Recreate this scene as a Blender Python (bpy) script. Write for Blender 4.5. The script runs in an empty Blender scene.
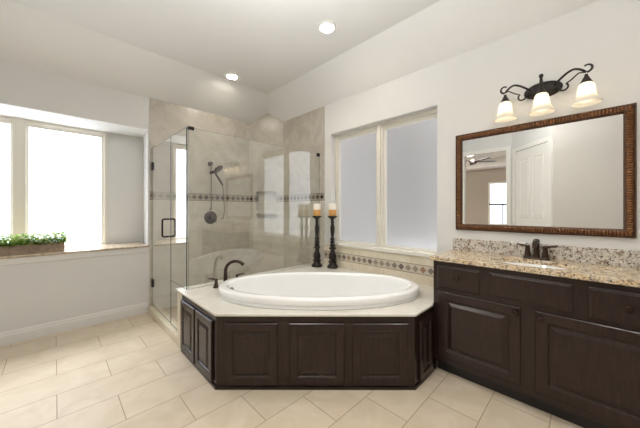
import bpy, bmesh, math, random
from mathutils import Matrix, Vector
random.seed(7)
sc = bpy.context.scene
COL = sc.collection
PI = math.pi

# ------------------------------------------------------------------ camera, world, exposure
cd = bpy.data.cameras.new('camera')
cd.sensor_width = 36.0
cd.lens = 267.02 / 640 * 36.0
cd.shift_y = -4.1 / 640
cd.clip_start = 0.02
cam = bpy.data.objects.new('camera', cd)
COL.objects.link(cam)
cam.location = (0, 0, 1.30)
cam.rotation_euler = (PI / 2, 0, math.radians(45.19 - 90))
sc.camera = cam

w = bpy.data.worlds.new('sky')
sc.world = w
w.use_nodes = True
w.node_tree.nodes['Background'].inputs[0].default_value = (0.95, 0.965, 1.0, 1)
w.node_tree.nodes['Background'].inputs[1].default_value = 2.2

vs = sc.view_settings
vs.view_transform = 'Standard'
vs.look = 'None'
vs.exposure = 0.12
vs.gamma = 1.0

WINDOW_LEFT = 3.6      # daylight through the frosted panes of the window wall
WINDOW_RIGHT = 0.20     # shaded side of the house
CAN = 185.0
BULB = 18.0


def lamp(name, kind, loc, power, size, color=(1, 0.93, 0.84), rot=(0, 0, 0), spread=None):
    l = bpy.data.lights.new(name, kind)
    l.energy = power
    l.color = color
    if kind == 'AREA':
        l.shape = 'DISK'
        l.size = size
        if spread: l.spread = spread
    else:
        l.shadow_soft_size = size
    o = bpy.data.objects.new(name, l)
    COL.objects.link(o)
    o.location = loc
    o.rotation_euler = rot
    return o


# unseen fill lights added at ceiling height to brighten the room
lamp('ceiling_fill_light', 'AREA', (0.30, 0.75, 3.04), 12, 0.4, (1, 0.95, 0.88))
lamp('ceiling_fill_light', 'AREA', (1.45, -0.3, 3.04), 8, 0.4, (1, 0.95, 0.88))
# added fill light without a fixture, aimed up to brighten the ceiling
lamp('upward_fill_light', 'AREA', (0.52, 0.90, 2.30), 33, 1.2, (0.97, 0.985, 1.0), (PI, 0, 0))
# bright sky high outside the window wall
sk_ = lamp('sky_light', 'AREA', (-0.3, 6.5, 4.9), 4600, 1.0, (0.93, 0.96, 1.0), (math.radians(-33), 0, 0))
sk_.data.shape = 'RECTANGLE'
sk_.data.size = 4.0
sk_.data.size_y = 2.6
# bedroom beyond the doorway
lamp('bedroom_can_light', 'AREA', (-3.6, 2.6, 2.98), 110, 0.6)


# ------------------------------------------------------------------ materials
def srgb(r, g, b):
    def f(c):
        c /= 255.0
        return c / 12.92 if c <= 0.04045 else ((c + 0.055) / 1.055) ** 2.4
    return (f(r), f(g), f(b), 1.0)


class NT:
    def __init__(self, name):
        self.m = bpy.data.materials.new(name)
        self.m.use_nodes = True
        self.t = self.m.node_tree
        self.b = self.t.nodes['Principled BSDF']
        self.out = self.t.nodes['Material Output']

    def n(self, kind, **kw):
        nd = self.t.nodes.new(kind)
        for k, v in kw.items():
            if k.startswith('i_'):
                nd.inputs[k[2:].replace('_', ' ')].default_value = v
            else:
                setattr(nd, k, v)
        return nd

    def l(self, a, b):
        self.t.links.new(a, b)

    def ramp(self, fac, stops, interp='LINEAR'):
        r = self.n('ShaderNodeValToRGB')
        r.color_ramp.interpolation = interp
        els = r.color_ramp.elements
        while len(els) < len(stops): els.new(0.5)
        for e, (p, c) in zip(els, stops):
            e.position = p
            e.color = c
        self.l(fac, r.inputs[0])
        return r.outputs[0]

    def mix(self, fac, a, b, mode='MIX'):
        m = self.n('ShaderNodeMix', data_type='RGBA', blend_type=mode)
        for v, i in ((fac, 0), (a, 6), (b, 7)):
            if hasattr(v, 'links'): self.l(v, m.inputs[i])
            else: m.inputs[i].default_value = v
        return m.outputs[2]

    def math(self, op, a, b=0.0, c=None):
        m = self.n('ShaderNodeMath', operation=op)
        for i, v in enumerate((a, b, c)):
            if v is None: continue
            if hasattr(v, 'links'): self.l(v, m.inputs[i])
            else: m.inputs[i].default_value = v
        return m.outputs[0]

    def bump(self, h, strength, dist=0.002):
        bp = self.n('ShaderNodeBump')
        bp.inputs['Strength'].default_value = strength
        bp.inputs['Distance'].default_value = dist
        self.l(h, bp.inputs['Height'])
        self.l(bp.outputs[0], self.b.inputs['Normal'])

    def set(self, **kw):
        for k, v in kw.items():
            self.b.inputs[k.replace('_', ' ')].default_value = v


def simple(name, col, rough=0.5, metal=0.0, noise=0.0, scale=20, coat=0.0, spec=None, bump=0.0):
    k = NT(name)
    k.set(Base_Color=col, Roughness=rough, Metallic=metal)
    if coat: k.set(Coat_Weight=coat, Coat_Roughness=0.08)
    if spec is not None: k.b.inputs['Specular IOR Level'].default_value = spec
    tc = k.n('ShaderNodeTexCoord')
    nz = k.n('ShaderNodeTexNoise')
    nz.inputs['Scale'].default_value = scale
    nz.inputs['Detail'].default_value = 4
    k.l(tc.outputs['Object'], nz.inputs['Vector'])
    if noise:
        d = tuple(c * (1 - noise) for c in col[:3]) + (1,)
        b = tuple(min(1, c * (1 + noise)) for c in col[:3]) + (1,)
        k.l(k.ramp(nz.outputs['Fac'], [(0.3, d), (0.7, b)]), k.b.inputs['Base Color'])
    if bump: k.bump(nz.outputs['Fac'], bump)
    return k.m


M = {}
M['paint'] = simple('wall_paint', srgb(218, 217, 214), 0.75, noise=0.012, scale=3, bump=0.03)
M['ceil'] = simple('ceiling_paint', srgb(232, 231, 228), 0.85, noise=0.01, scale=3)
M['white'] = simple('white_trim_paint', srgb(232, 230, 224), 0.4, noise=0.01, scale=6)
M['board'] = simple('satin_wall_trim', srgb(222, 220, 216), 0.5, noise=0.01, scale=6)
M['vinyl'] = simple('almond_window_vinyl', srgb(224, 220, 208), 0.4, noise=0.0, scale=8)
M['bronze'] = simple('oil_rubbed_bronze', srgb(68, 55, 48), 0.30, 0.85, noise=0.18, scale=30)
M['iron'] = simple('dark_iron', srgb(48, 42, 40), 0.45, 0.5, noise=0.25, scale=40, bump=0.1)
M['black_metal'] = simple('black_bronze_hardware', srgb(34, 30, 30), 0.3, 0.7, noise=0.1)
M['chrome'] = simple('brushed_nickel', srgb(128, 120, 112), 0.28, 1.0, noise=0.05)
M['acrylic'] = simple('white_acrylic', srgb(249, 249, 248), 0.12, coat=0.6)
M['porcelain'] = simple('white_porcelain', srgb(243, 242, 240), 0.08, coat=0.5)
M['wax'] = simple('ivory_wax', srgb(246, 238, 224), 0.45, noise=0.01)
M['amber_wax'] = simple('amber_wax', srgb(214, 160, 92), 0.5, noise=0.08, scale=40)
M['box'] = simple('weathered_wood', srgb(158, 138, 120), 0.8, noise=0.25, scale=30, bump=0.3)
M['soil'] = simple('potting_soil', srgb(60, 48, 40), 0.95, noise=0.3, scale=80, bump=0.5)
M['bedwall'] = simple('bedroom_paint', srgb(172, 163, 152), 0.8, noise=0.01)
M['carpet'] = simple('bedroom_carpet', srgb(150, 132, 112), 0.95, noise=0.1, scale=60)
M['drain'] = M['chrome']


def wood():
    k = NT('espresso_wood')
    tc = k.n('ShaderNodeTexCoord')
    mp = k.n('ShaderNodeMapping')
    mp.inputs['Scale'].default_value = (14, 14, 1.6)
    k.l(tc.outputs['Object'], mp.inputs[0])
    nz = k.n('ShaderNodeTexNoise')
    nz.inputs['Scale'].default_value = 5
    nz.inputs['Detail'].default_value = 6
    nz.inputs['Distortion'].default_value = 0.6
    k.l(mp.outputs[0], nz.inputs['Vector'])
    k.l(k.ramp(nz.outputs['Fac'], [(0.3, srgb(40, 29, 25)), (0.55, srgb(46, 33, 29)), (0.8, srgb(53, 39, 34))]), k.b.inputs['Base Color'])
    k.set(Roughness=0.24)
    k.b.inputs['Specular IOR Level'].default_value = 0.38
    k.bump(nz.outputs['Fac'], 0.02, 0.001)
    return k.m


M['wood'] = wood()
M['kick'] = simple('black_toe_kick', srgb(28, 23, 21), 0.5, noise=0.1)


def floor_mat():
    k = NT('cream_porcelain_floor_tile')
    tc = k.n('ShaderNodeTexCoord')
    mp = k.n('ShaderNodeMapping')
    mp.inputs['Location'].default_value = (-0.01 + 0.305 + 0.61 * 10, -2.33 + 0.309 * 20, 0)
    k.l(tc.outputs['Object'], mp.inputs[0])
    bk = k.n('ShaderNodeTexBrick', offset=0.5, offset_frequency=2)
    for a, v in (('Scale', 1.0), ('Mortar Size', 0.0026), ('Mortar Smooth', 0.1), ('Bias', 0.0), ('Brick Width', 0.61), ('Row Height', 0.309)):
        bk.inputs[a].default_value = v
    bk.inputs['Color1'].default_value = (0, 0, 0, 1)
    bk.inputs['Color2'].default_value = (1, 1, 1, 1)
    bk.inputs['Mortar'].default_value = (0.5, 0.5, 0.5, 1)
    k.l(mp.outputs[0], bk.inputs['Vector'])
    nz = k.n('ShaderNodeTexNoise')
    nz.inputs['Scale'].default_value = 5.0
    nz.inputs['Detail'].default_value = 7
    nz.inputs['Distortion'].default_value = 1.2
    k.l(tc.outputs['Object'], nz.inputs['Vector'])
    tile = k.ramp(nz.outputs['Fac'], [(0.3, srgb(209, 193, 170)), (0.5, srgb(215, 200, 178)), (0.72, srgb(221, 207, 187))])
    var = k.ramp(bk.outputs['Color'], [(0.0, (0.93, 0.93, 0.92, 1)), (1.0, (1.0, 1.0, 1.0, 1))])
    tile = k.mix(1.0, tile, var, 'MULTIPLY')
    k.l(k.mix(bk.outputs['Fac'], tile, srgb(160, 140, 114)), k.b.inputs['Base Color'])
    k.set(Roughness=0.42)
    k.b.inputs['Specular IOR Level'].default_value = 0.35
    inv = k.math('SUBTRACT', 1.0, bk.outputs['Fac'])
    k.bump(inv, 0.35, 0.002)
    return k.m


M['floor'] = floor_mat()


def tile_mat(name, c0, c1, c2, grout, bw, bh, rot=0.0, mortar=0.0022, rough=0.3, offset=0.5):
    k = NT(name)
    uv = k.n('ShaderNodeUVMap')
    mp = k.n('ShaderNodeMapping')
    mp.inputs['Rotation'].default_value = (0, 0, rot)
    mp.inputs['Location'].default_value = (6 * bw + 0.05, 20 * bh + 0.03, 0)
    k.l(uv.outputs[0], mp.inputs[0])
    bk = k.n('ShaderNodeTexBrick', offset=offset, offset_frequency=2)
    for a, v in (('Scale', 1.0), ('Mortar Size', mortar), ('Mortar Smooth', 0.1), ('Bias', 0.0), ('Brick Width', bw), ('Row Height', bh)):
        bk.inputs[a].default_value = v
    bk.inputs['Color1'].default_value = (0, 0, 0, 1)
    bk.inputs['Color2'].default_value = (1, 1, 1, 1)
    k.l(mp.outputs[0], bk.inputs['Vector'])
    nz = k.n('ShaderNodeTexNoise')
    nz.inputs['Scale'].default_value = 4.0
    nz.inputs['Detail'].default_value = 8
    nz.inputs['Roughness'].default_value = 0.6
    nz.inputs['Distortion'].default_value = 1.5
    tc = k.n('ShaderNodeTexCoord')
    k.l(tc.outputs['Object'], nz.inputs['Vector'])
    tile = k.ramp(nz.outputs['Fac'], [(0.3, c0), (0.5, c1), (0.7, c2)])
    var = k.ramp(bk.outputs['Color'], [(0.0, (0.90, 0.90, 0.89, 1)), (1.0, (1.0, 1.0, 1.0, 1))])
    tile = k.mix(1.0, tile, var, 'MULTIPLY')
    k.l(k.mix(bk.outputs['Fac'], tile, grout), k.b.inputs['Base Color'])
    k.set(Roughness=rough)
    return k.m


SH = (srgb(174, 166, 154), srgb(185, 178, 167), srgb(196, 190, 180))
M['shower_low'] = tile_mat('beige_stone_shower_tile', srgb(196, 188, 174), srgb(206, 199, 186), srgb(215, 209, 198), srgb(182, 173, 159), 0.42, 0.205)
M['shower_high'] = tile_mat('beige_stone_diagonal_tile', *SH, srgb(174, 165, 150), 0.30, 0.30, rot=PI / 4, offset=0.0)
M['cream_tile'] = tile_mat('cream_stone_tile', srgb(216, 203, 178), srgb(226, 215, 193), srgb(234, 224, 204), srgb(196, 182, 156), 0.33, 0.30, rough=0.28)
M['deck_tile'] = tile_mat('polished_cream_deck_tile', srgb(220, 214, 203), srgb(229, 224, 214), srgb(236, 232, 224), srgb(214, 206, 192), 0.40, 0.40, rot=PI / 4, rough=0.14, offset=0.0)
M['shower_floor'] = tile_mat('shower_floor_mosaic', srgb(170, 158, 138), srgb(184, 172, 152), srgb(196, 184, 164), srgb(150, 140, 124), 0.05, 0.05, rough=0.4)


def border_mat(name, h, base, tones, line, pk=0.66):
    """mosaic border: a row of diamonds between two thin pencil lines; uv in metres, v from 0 to h"""
    k = NT(name)
    uv = k.n('ShaderNodeUVMap')
    sp = k.n('ShaderNodeSeparateXYZ')
    k.l(uv.outputs[0], sp.inputs[0])
    pitch = h * pk
    u = k.math('DIVIDE', k.math('ADD', sp.outputs[0], 20 * pitch), pitch)
    cell = k.math('FLOOR', u)
    fu = k.math('ABSOLUTE', k.math('SUBTRACT', k.math('FRACT', u), 0.5))
    fv = k.math('ABSOLUTE', k.math('DIVIDE', k.math('SUBTRACT', sp.outputs[1], h / 2), pitch))
    s = k.math('ADD', fu, fv)
    dia = k.math('LESS_THAN', s, 0.44)
    wn = k.n('ShaderNodeTexWhiteNoise', noise_dimensions='1D')
    k.l(cell, wn.inputs['W'])
    tone = k.ramp(wn.outputs['Value'], [(i / len(tones), c) for i, c in enumerate(tones)], 'CONSTANT')
    nz = k.n('ShaderNodeTexNoise')
    nz.inputs['Scale'].default_value = 60
    k.l(uv.outputs[0], nz.inputs['Vector'])
    tone = k.mix(0.5, tone, nz.outputs['Color'], 'OVERLAY')
    col = k.mix(dia, base, tone)
    edge = k.math('GREATER_THAN', k.math('ABSOLUTE', k.math('SUBTRACT', sp.outputs[1], h / 2)), h * 0.44)
    col = k.mix(edge, col, line)
    k.l(col, k.b.inputs['Base Color'])
    k.set(Roughness=0.25)
    return k.m


M['border_shower'] = border_mat('grey_mosaic_border', 0.105, srgb(164, 152, 136), [srgb(62, 54, 50), srgb(92, 80, 72), srgb(50, 45, 44), srgb(112, 96, 80)], srgb(84, 75, 68), 0.80)
M['border_tub'] = border_mat('diamond_mosaic_border', 0.10, srgb(200, 190, 172), [srgb(134, 122, 110), srgb(112, 100, 90), srgb(150, 138, 124), srgb(150, 122, 94)], srgb(128, 116, 102), 0.80)


def granite(name, tan, light):
    k = NT(name)
    tc = k.n('ShaderNodeTexCoord')
    nz = k.n('ShaderNodeTexNoise')
    nz.inputs['Scale'].default_value = 9
    nz.inputs['Detail'].default_value = 6
    nz.inputs['Distortion'].default_value = 1.6
    k.l(tc.outputs['Object'], nz.inputs['Vector'])
    vo = k.n('ShaderNodeTexVoronoi', feature='F1')
    vo.inputs['Scale'].default_value = 190
    k.l(tc.outputs['Object'], vo.inputs['Vector'])
    n2 = k.n('ShaderNodeTexNoise')
    n2.inputs['Scale'].default_value = 74
    n2.inputs['Detail'].default_value = 5
    n2.inputs['Roughness'].default_value = 0.7
    k.l(tc.outputs['Object'], n2.inputs['Vector'])
    base = k.ramp(nz.outputs['Fac'], [(0.34, light), (0.5, tan), (0.66, light)])
    sep = k.n('ShaderNodeSeparateColor')
    k.l(vo.outputs['Color'], sep.inputs[0])
    crystal = k.ramp(sep.outputs[0], [(0.0, light), (0.35, tan), (0.6, srgb(232, 226, 214)), (0.85, srgb(120, 106, 94))], 'CONSTANT')
    col = k.mix(0.4, base, crystal)
    speck = k.ramp(n2.outputs['Fac'], [(0.545, (0, 0, 0, 1)), (0.59, (1, 1, 1, 1))])
    col = k.mix(speck, col, srgb(50, 40, 36))
    n3 = k.n('ShaderNodeTexNoise')
    n3.inputs['Scale'].default_value = 30
    n3.inputs['Detail'].default_value = 4
    mp = k.n('ShaderNodeMapping')
    mp.inputs['Location'].default_value = (3.1, 1.7, 5.2)
    k.l(tc.outputs['Object'], mp.inputs[0])
    k.l(mp.outputs[0], n3.inputs['Vector'])
    k.l(k.mix(k.ramp(n3.outputs['Fac'], [(0.56, (0, 0, 0, 1)), (0.63, (0.8, 0.8, 0.8, 1))]), col, srgb(132, 112, 92)), k.b.inputs['Base Color'])
    k.set(Roughness=0.12)
    return k.m


M['granite'] = granite('tan_granite', srgb(210, 180, 136), srgb(224, 212, 190))
M['granite_grey'] = granite('grey_granite', srgb(184, 176, 164), srgb(216, 211, 202))


def glass(name, tint, base=0.0):
    """clear sheet: lets light straight through and reflects by Fresnel"""
    k = NT(name)
    k.t.nodes.remove(k.b)
    tr = k.n('ShaderNodeBsdfTransparent')
    tr.inputs[0].default_value = tint
    gl = k.n('ShaderNodeBsdfGlossy')
    gl.inputs['Roughness'].default_value = 0.0
    gl.inputs['Color'].default_value = (1, 1, 1, 1)
    lw = k.n('ShaderNodeFresnel')
    lw.inputs['IOR'].default_value = 1.52
    geo = k.n('ShaderNodeNewGeometry')
    front = k.math('SUBTRACT', 1.0, geo.outputs['Backfacing'])
    fac = k.math('MULTIPLY', k.math('ADD', k.math('MULTIPLY', lw.outputs[0], 1.6), base), front)
    mx = k.n('ShaderNodeMixShader')
    k.l(fac, mx.inputs[0])
    k.l(tr.outputs[0], mx.inputs[1])
    k.l(gl.outputs[0], mx.inputs[2])
    k.l(mx.outputs[0], k.out.inputs['Surface'])
    return k.m


M['glass'] = glass('clear_shower_glass', (0.972, 0.984, 0.975, 1), 0.075)
M['glass_edge'] = simple('green_glass_edge', srgb(62, 88, 84), 0.15, coat=0.5)


def mirror():
    k = NT('mirror_silver')
    k.set(Base_Color=(0.93, 0.94, 0.93, 1), Metallic=1.0, Roughness=0.0)
    return k.m


M['mirror'] = mirror()


def frosted(name, col, strength):
    k = NT(name)
    tc = k.n('ShaderNodeTexCoord')
    nz = k.n('ShaderNodeTexNoise')
    nz.inputs['Scale'].default_value = 220
    nz.inputs['Detail'].default_value = 3
    k.l(tc.outputs['Object'], nz.inputs['Vector'])
    k.set(Base_Color=srgb(150, 154, 162), Roughness=0.45)
    k.b.inputs['Emission Color'].default_value = col
    k.b.inputs['Emission Strength'].default_value = strength
    k.bump(nz.outputs['Fac'], 0.3, 0.002)
    return k.m


def part_clear(m, keep):
    t = m.node_tree
    tr = t.nodes.new('ShaderNodeBsdfTransparent')
    mx = t.nodes.new('ShaderNodeMixShader')
    mx.inputs[0].default_value = keep
    t.links.new(tr.outputs[0], mx.inputs[1])
    t.links.new(t.nodes['Principled BSDF'].outputs[0], mx.inputs[2])
    t.links.new(mx.outputs[0], t.nodes['Material Output'].inputs['Surface'])


M['frost_left'] = frosted('frosted_glass_daylit', srgb(240, 246, 255), WINDOW_LEFT)


def obscure_glass():
    k = NT('obscure_window_glass')
    tc = k.n('ShaderNodeTexCoord')
    nz = k.n('ShaderNodeTexNoise')
    nz.inputs['Scale'].default_value = 160
    k.l(tc.outputs['Object'], nz.inputs['Vector'])
    k.set(Base_Color=(0.95, 0.95, 0.95, 1), Roughness=0.30, IOR=1.45)
    k.b.inputs['Transmission Weight'].default_value = 1.0
    k.bump(nz.outputs['Fac'], 0.5, 0.003)
    return k.m


M['frost_right'] = obscure_glass()
M['blocker'] = simple('light_blocker_grey', srgb(142, 139, 136), 0.9, noise=0.08, scale=4)  # for the made-up walls that dim the tub windows
part_clear(M['frost_left'], 0.6)
M['bed_pane'] = frosted('bedroom_window_glass', srgb(235, 243, 255), 3.0)


def emis(name, col, s):
    k = NT(name)
    k.set(Base_Color=col)
    k.b.inputs['Emission Color'].default_value = col
    k.b.inputs['Emission Strength'].default_value = s
    return k.m


M['can'] = emis('lit_can_lens', srgb(255, 246, 232), CAN)
M['bulb'] = emis('lit_bulb', srgb(255, 246, 230), BULB)


def shade_mat():
    k = NT('alabaster_glass')
    k.t.nodes.remove(k.b)
    d = k.n('ShaderNodeBsdfDiffuse')
    d.inputs[0].default_value = srgb(238, 234, 222)
    t = k.n('ShaderNodeBsdfTranslucent')
    t.inputs[0].default_value = srgb(246, 240, 228)
    g = k.n('ShaderNodeBsdfGlossy')
    g.inputs['Roughness'].default_value = 0.15
    a = k.n('ShaderNodeMixShader')
    a.inputs[0].default_value = 0.36
    k.l(d.outputs[0], a.inputs[1])
    k.l(t.outputs[0], a.inputs[2])
    b = k.n('ShaderNodeMixShader')
    b.inputs[0].default_value = 0.06
    k.l(a.outputs[0], b.inputs[1])
    k.l(g.outputs[0], b.inputs[2])
    k.l(b.outputs[0], k.out.inputs['Surface'])
    return k.m


M['shade'] = shade_mat()


def frame_mat():
    k = NT('antique_copper_bronze')
    tc = k.n('ShaderNodeTexCoord')
    nz = k.n('ShaderNodeTexNoise')
    nz.inputs['Scale'].default_value = 60
    k.l(tc.outputs['Object'], nz.inputs['Vector'])
    k.l(k.ramp(nz.outputs['Fac'], [(0.3, srgb(118, 82, 56)), (0.7, srgb(168, 120, 80))]), k.b.inputs['Base Color'])
    k.set(Roughness=0.30, Metallic=0.8)
    return k.m


M['frame'] = frame_mat()
M['frame_dark'] = simple('dark_bronze_band', srgb(84, 60, 46), 0.4, 0.5, noise=0.2, scale=50)


def leaf_mat():
    k = NT('green_leaf')
    oi = k.n('ShaderNodeTexCoord')
    nz = k.n('ShaderNodeTexNoise')
    nz.inputs['Scale'].default_value = 28
    nz.inputs['Detail'].default_value = 1
    k.l(oi.outputs['Object'], nz.inputs['Vector'])
    k.l(k.ramp(nz.outputs['Fac'], [(0.3, srgb(58, 112, 34)), (0.45, srgb(106, 152, 52)), (0.58, srgb(170, 186, 84)), (0.72, srgb(214, 216, 176))]), k.b.inputs['Base Color'])
    k.set(Roughness=0.4)
    tl = k.n('ShaderNodeBsdfTranslucent')
    k.l(k.b.inputs['Base Color'].links[0].from_socket, tl.inputs[0])
    mx = k.n('ShaderNodeMixShader')
    mx.inputs[0].default_value = 0.5
    k.l(k.b.outputs[0], mx.inputs[1])
    k.l(tl.outputs[0], mx.inputs[2])
    k.l(mx.outputs[0], k.out.inputs['Surface'])
    return k.m


M['leaf'] = leaf_mat()


# ------------------------------------------------------------------ mesh helpers
class B:
    def __init__(self):
        self.bm = bmesh.new()
        self.uv = self.bm.loops.layers.uv.new('UVMap')

    def box(self, x0, x1, y0, y1, z0, z1, mat=0):
        v = [self.bm.verts.new((x, y, z)) for z in (z0, z1) for y in (y0, y1) for x in (x0, x1)]
        for f in ((0, 2, 3, 1), (4, 5, 7, 6), (0, 1, 5, 4), (2, 6, 7, 3), (0, 4, 6, 2), (1, 3, 7, 5)):
            fc = self.bm.faces.new([v[i] for i in f])
            fc.material_index = mat
        return self

    def prism(self, poly, z0, z1):
        n = len(poly)
        a = [self.bm.verts.new((x, y, z0)) for x, y in poly]
        b = [self.bm.verts.new((x, y, z1)) for x, y in poly]
        self.bm.faces.new(a[::-1])
        self.bm.faces.new(b)
        for i in range(n):
            self.bm.faces.new((a[i], a[(i + 1) % n], b[(i + 1) % n], b[i]))
        return self

    def prism_xz(self, poly, y0, y1):
        n = len(poly)
        a = [self.bm.verts.new((x, y0, z)) for x, z in poly]
        b = [self.bm.verts.new((x, y1, z)) for x, z in poly]
        self.bm.faces.new(a)
        self.bm.faces.new(b[::-1])
        for i in range(n):
            self.bm.faces.new((a[i], b[i], b[(i + 1) % n], a[(i + 1) % n]))
        return self

    def rings(self, rings, cap0=True, cap1=True, closed=True, mat=0):
        vs = [[self.bm.verts.new(p) for p in r] for r in rings]
        n = len(vs[0])
        for a, b in zip(vs, vs[1:]):
            for i in range(n if closed else n - 1):
                f = self.bm.faces.new((a[i], a[(i + 1) % n], b[(i + 1) % n], b[i]))
                f.material_index = mat
        if cap0: self.bm.faces.new(vs[0][::-1]).material_index = mat
        if cap1: self.bm.faces.new(vs[-1]).material_index = mat
        return self

    def lathe(self, prof, c=(0, 0, 0), seg=24, sx=1.0, sy=1.0, cap0=True, cap1=True):
        rs = []
        for r, z in prof:
            rs.append([(c[0] + sx * r * math.cos(2 * PI * i / seg), c[1] + sy * r * math.sin(2 * PI * i / seg), c[2] + z) for i in range(seg)])
        return self.rings(rs, cap0, cap1)

    def tube(self, pts, rad, seg=10):
        P = [Vector(p) for p in pts]
        n = len(P)
        rs = rad if isinstance(rad, (list, tuple)) else [rad] * n
        T = [(P[min(i + 1, n - 1)] - P[max(i - 1, 0)]).normalized() for i in range(n)]
        up = Vector((0, 0, 1)) if abs(T[0].z) < 0.9 else Vector((1, 0, 0))
        N = (up - T[0] * up.dot(T[0])).normalized()
        rings = []
        for i in range(n):
            N = (N - T[i] * N.dot(T[i])).normalized()
            Bn = T[i].cross(N)
            rings.append([tuple(P[i] + rs[i] * (math.cos(2 * PI * k / seg) * N + math.sin(2 * PI * k / seg) * Bn)) for k in range(seg)])
        return self.rings(rings)

    def disc_to(self, p, n, prof, seg=20):
        """lathe about axis n through p; prof = (radius, distance along n)"""
        n = Vector(n).normalized()
        a = n.orthogonal().normalized()
        b = n.cross(a)
        p = Vector(p)
        rs = [[tuple(p + n * h + r * (math.cos(2 * PI * i / seg) * a + math.sin(2 * PI * i / seg) * b)) for i in range(seg)] for r, h in prof]
        return self.rings(rs)

    def xf(self, mat):
        bmesh.ops.transform(self.bm, matrix=mat, verts=self.bm.verts)
        return self

    def uv_by(self, fn):
        for f in self.bm.faces:
            for lp in f.loops:
                lp[self.uv].uv = fn(lp.vert.co)
        return self


def face_to(origin, ang):
    """local x along the face, local -y out of it, local z up"""
    return Matrix.Translation(origin) @ Matrix.Rotation(ang, 4, 'Z')


RIGHT = -PI / 2     # faces -x
FRONT = 0.0         # faces -y


def wpos(o):
    v = Vector((0, 0, 0))
    while o is not None:
        v += o.location
        o = o.parent
    return v


def obj(name, b, mats, parent=None, smooth=None, base=None, recalc=True, bevel=0.0, kind=None):
    if recalc: bmesh.ops.recalc_face_normals(b.bm, faces=b.bm.faces)
    off = Vector((0, 0, 0))
    if parent is not None: off = wpos(parent)
    elif base is not None: off = Vector(base)
    bmesh.ops.translate(b.bm, verts=b.bm.verts, vec=-off)
    me = bpy.data.meshes.new(name)
    b.bm.to_mesh(me)
    b.bm.free()
    for m in (mats if isinstance(mats, (list, tuple)) else [mats]): me.materials.append(m)
    o = bpy.data.objects.new(name, me)
    COL.objects.link(o)
    if parent is not None: o.parent = parent
    elif base is not None: o.location = base
    if smooth is not None:
        for p in me.polygons: p.use_smooth = True
        me.set_sharp_from_angle(angle=math.radians(smooth))
    if bevel:
        md = o.modifiers.new('bevel', 'BEVEL')
        md.width = bevel
        md.segments = 2
        md.limit_method = 'ANGLE'
        md.angle_limit = math.radians(40)
    if kind: o['kind'] = kind
    return o


def tag(o, label, cat, group=None):
    o['label'] = label
    o['category'] = cat
    if group: o['group'] = group
    return o


def thing(name, label, cat, loc=(0, 0, 0), group=None):
    o = bpy.data.objects.new(name, None)
    o.empty_display_size = 0.1
    COL.objects.link(o)
    o.location = loc
    return tag(o, label, cat, group)


def struct(name, b, mats, **kw):
    return obj(name, b, mats, kind='structure', **kw)


def copy_tree(o, parent=None):
    c = o.copy()
    COL.objects.link(c)
    if parent is not None: c.parent = parent
    for ch in list(o.children): copy_tree(ch, c)
    return c


def panel_door(w, h, t=0.019, stile=0.062):
    """raised panel door, local: x 0..w, z 0..h, front at y=-t"""
    b = B()
    def rr(i, y): return [(i, y, i), (w - i, y, i), (w - i, y, h - i), (i, y, h - i)]
    b.rings([rr(0.007, 0), rr(0.007, -0.004), rr(0, -0.004), rr(0, -t + 0.005), rr(0.005, -t), rr(stile - 0.008, -t), rr(stile, -t + 0.003), rr(stile + 0.004, -t + 0.009),
             rr(stile + 0.012, -t + 0.010), rr(stile + 0.034, -t + 0.001), rr(stile + 0.038, -t)])
    return b


def slab_front(w, h, t=0.019):
    b = B()
    def rr(i, y): return [(i, y, i), (w - i, y, i), (w - i, y, h - i), (i, y, h - i)]
    b.rings([rr(0.007, 0), rr(0.007, -0.004), rr(0, -0.004), rr(0, -t + 0.007), rr(0.004, -t + 0.004), rr(0.010, -t + 0.003), rr(0.016, -t)])
    return b


# ------------------------------------------------------------------ the room shell
XR, YL = 2.652, 3.966
Z1, ZC = 2.7335, 3.05
YC, XC = 3.42, 2.285      # where the sloped edges of the vault reach the flat ceiling
XW = -1.6

f = B().box(XW - 0.1, XR + 0.12, -1.1, YL + 0.05, -0.06, 0.0)
struct('floor', f, M['floor'])

c = B()
P = {}
def cv(k, p):
    P[k] = c.bm.verts.new(p)
cv('a', (XW - 0.1, -1.1, ZC)); cv('b', (XC, -1.1, ZC)); cv('c', (XC, YC, ZC)); cv('d', (XW - 0.1, YC, ZC))
cv('e', (XR, -1.1, Z1)); cv('f', (XR, YL, Z1)); cv('g', (XW - 0.1, YL, Z1))
for k in ('dcba', 'bcfe', 'cdgf'):
    c.bm.faces.new([P[q] for q in k])
r = bmesh.ops.extrude_face_region(c.bm, geom=list(c.bm.faces))
bmesh.ops.translate(c.bm, verts=[v for v in r['geom'] if isinstance(v, bmesh.types.BMVert)], vec=(0, 0, 0.08))
struct('ceiling', c, M['ceil'])

# window wall, with the deep recess over its sill
RX0, RX1, RX1B, RB = -1.20, 0.842, 0.895, 4.48
RZ0, RZ1 = 0.83, 2.322
wl = B()
wl.box(XW - 0.1, XR + 0.15, YL, 4.62, 0, RZ0)
wl.box(XW - 0.1, XR + 0.15, YL, 4.62, RZ1, 2.85)
wl.box(XW - 0.1, RX0, YL, 4.62, RZ0, RZ1)
wl.prism([(RX1, YL), (XR + 0.15, YL), (XR + 0.15, 4.62), (RX1B, 4.62), (RX1B, RB)], RZ0, RZ1)
wl.box(0.489, RX1B, RB, 4.62, RZ0, RZ1)
wl.box(RX0, -1.045, RB, 4.62, RZ0, RZ1)
wl.box(-0.31, -0.252, RB + 0.004, 4.62, RZ0, RZ1)
struct('wall_left', wl, M['paint'])

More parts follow.
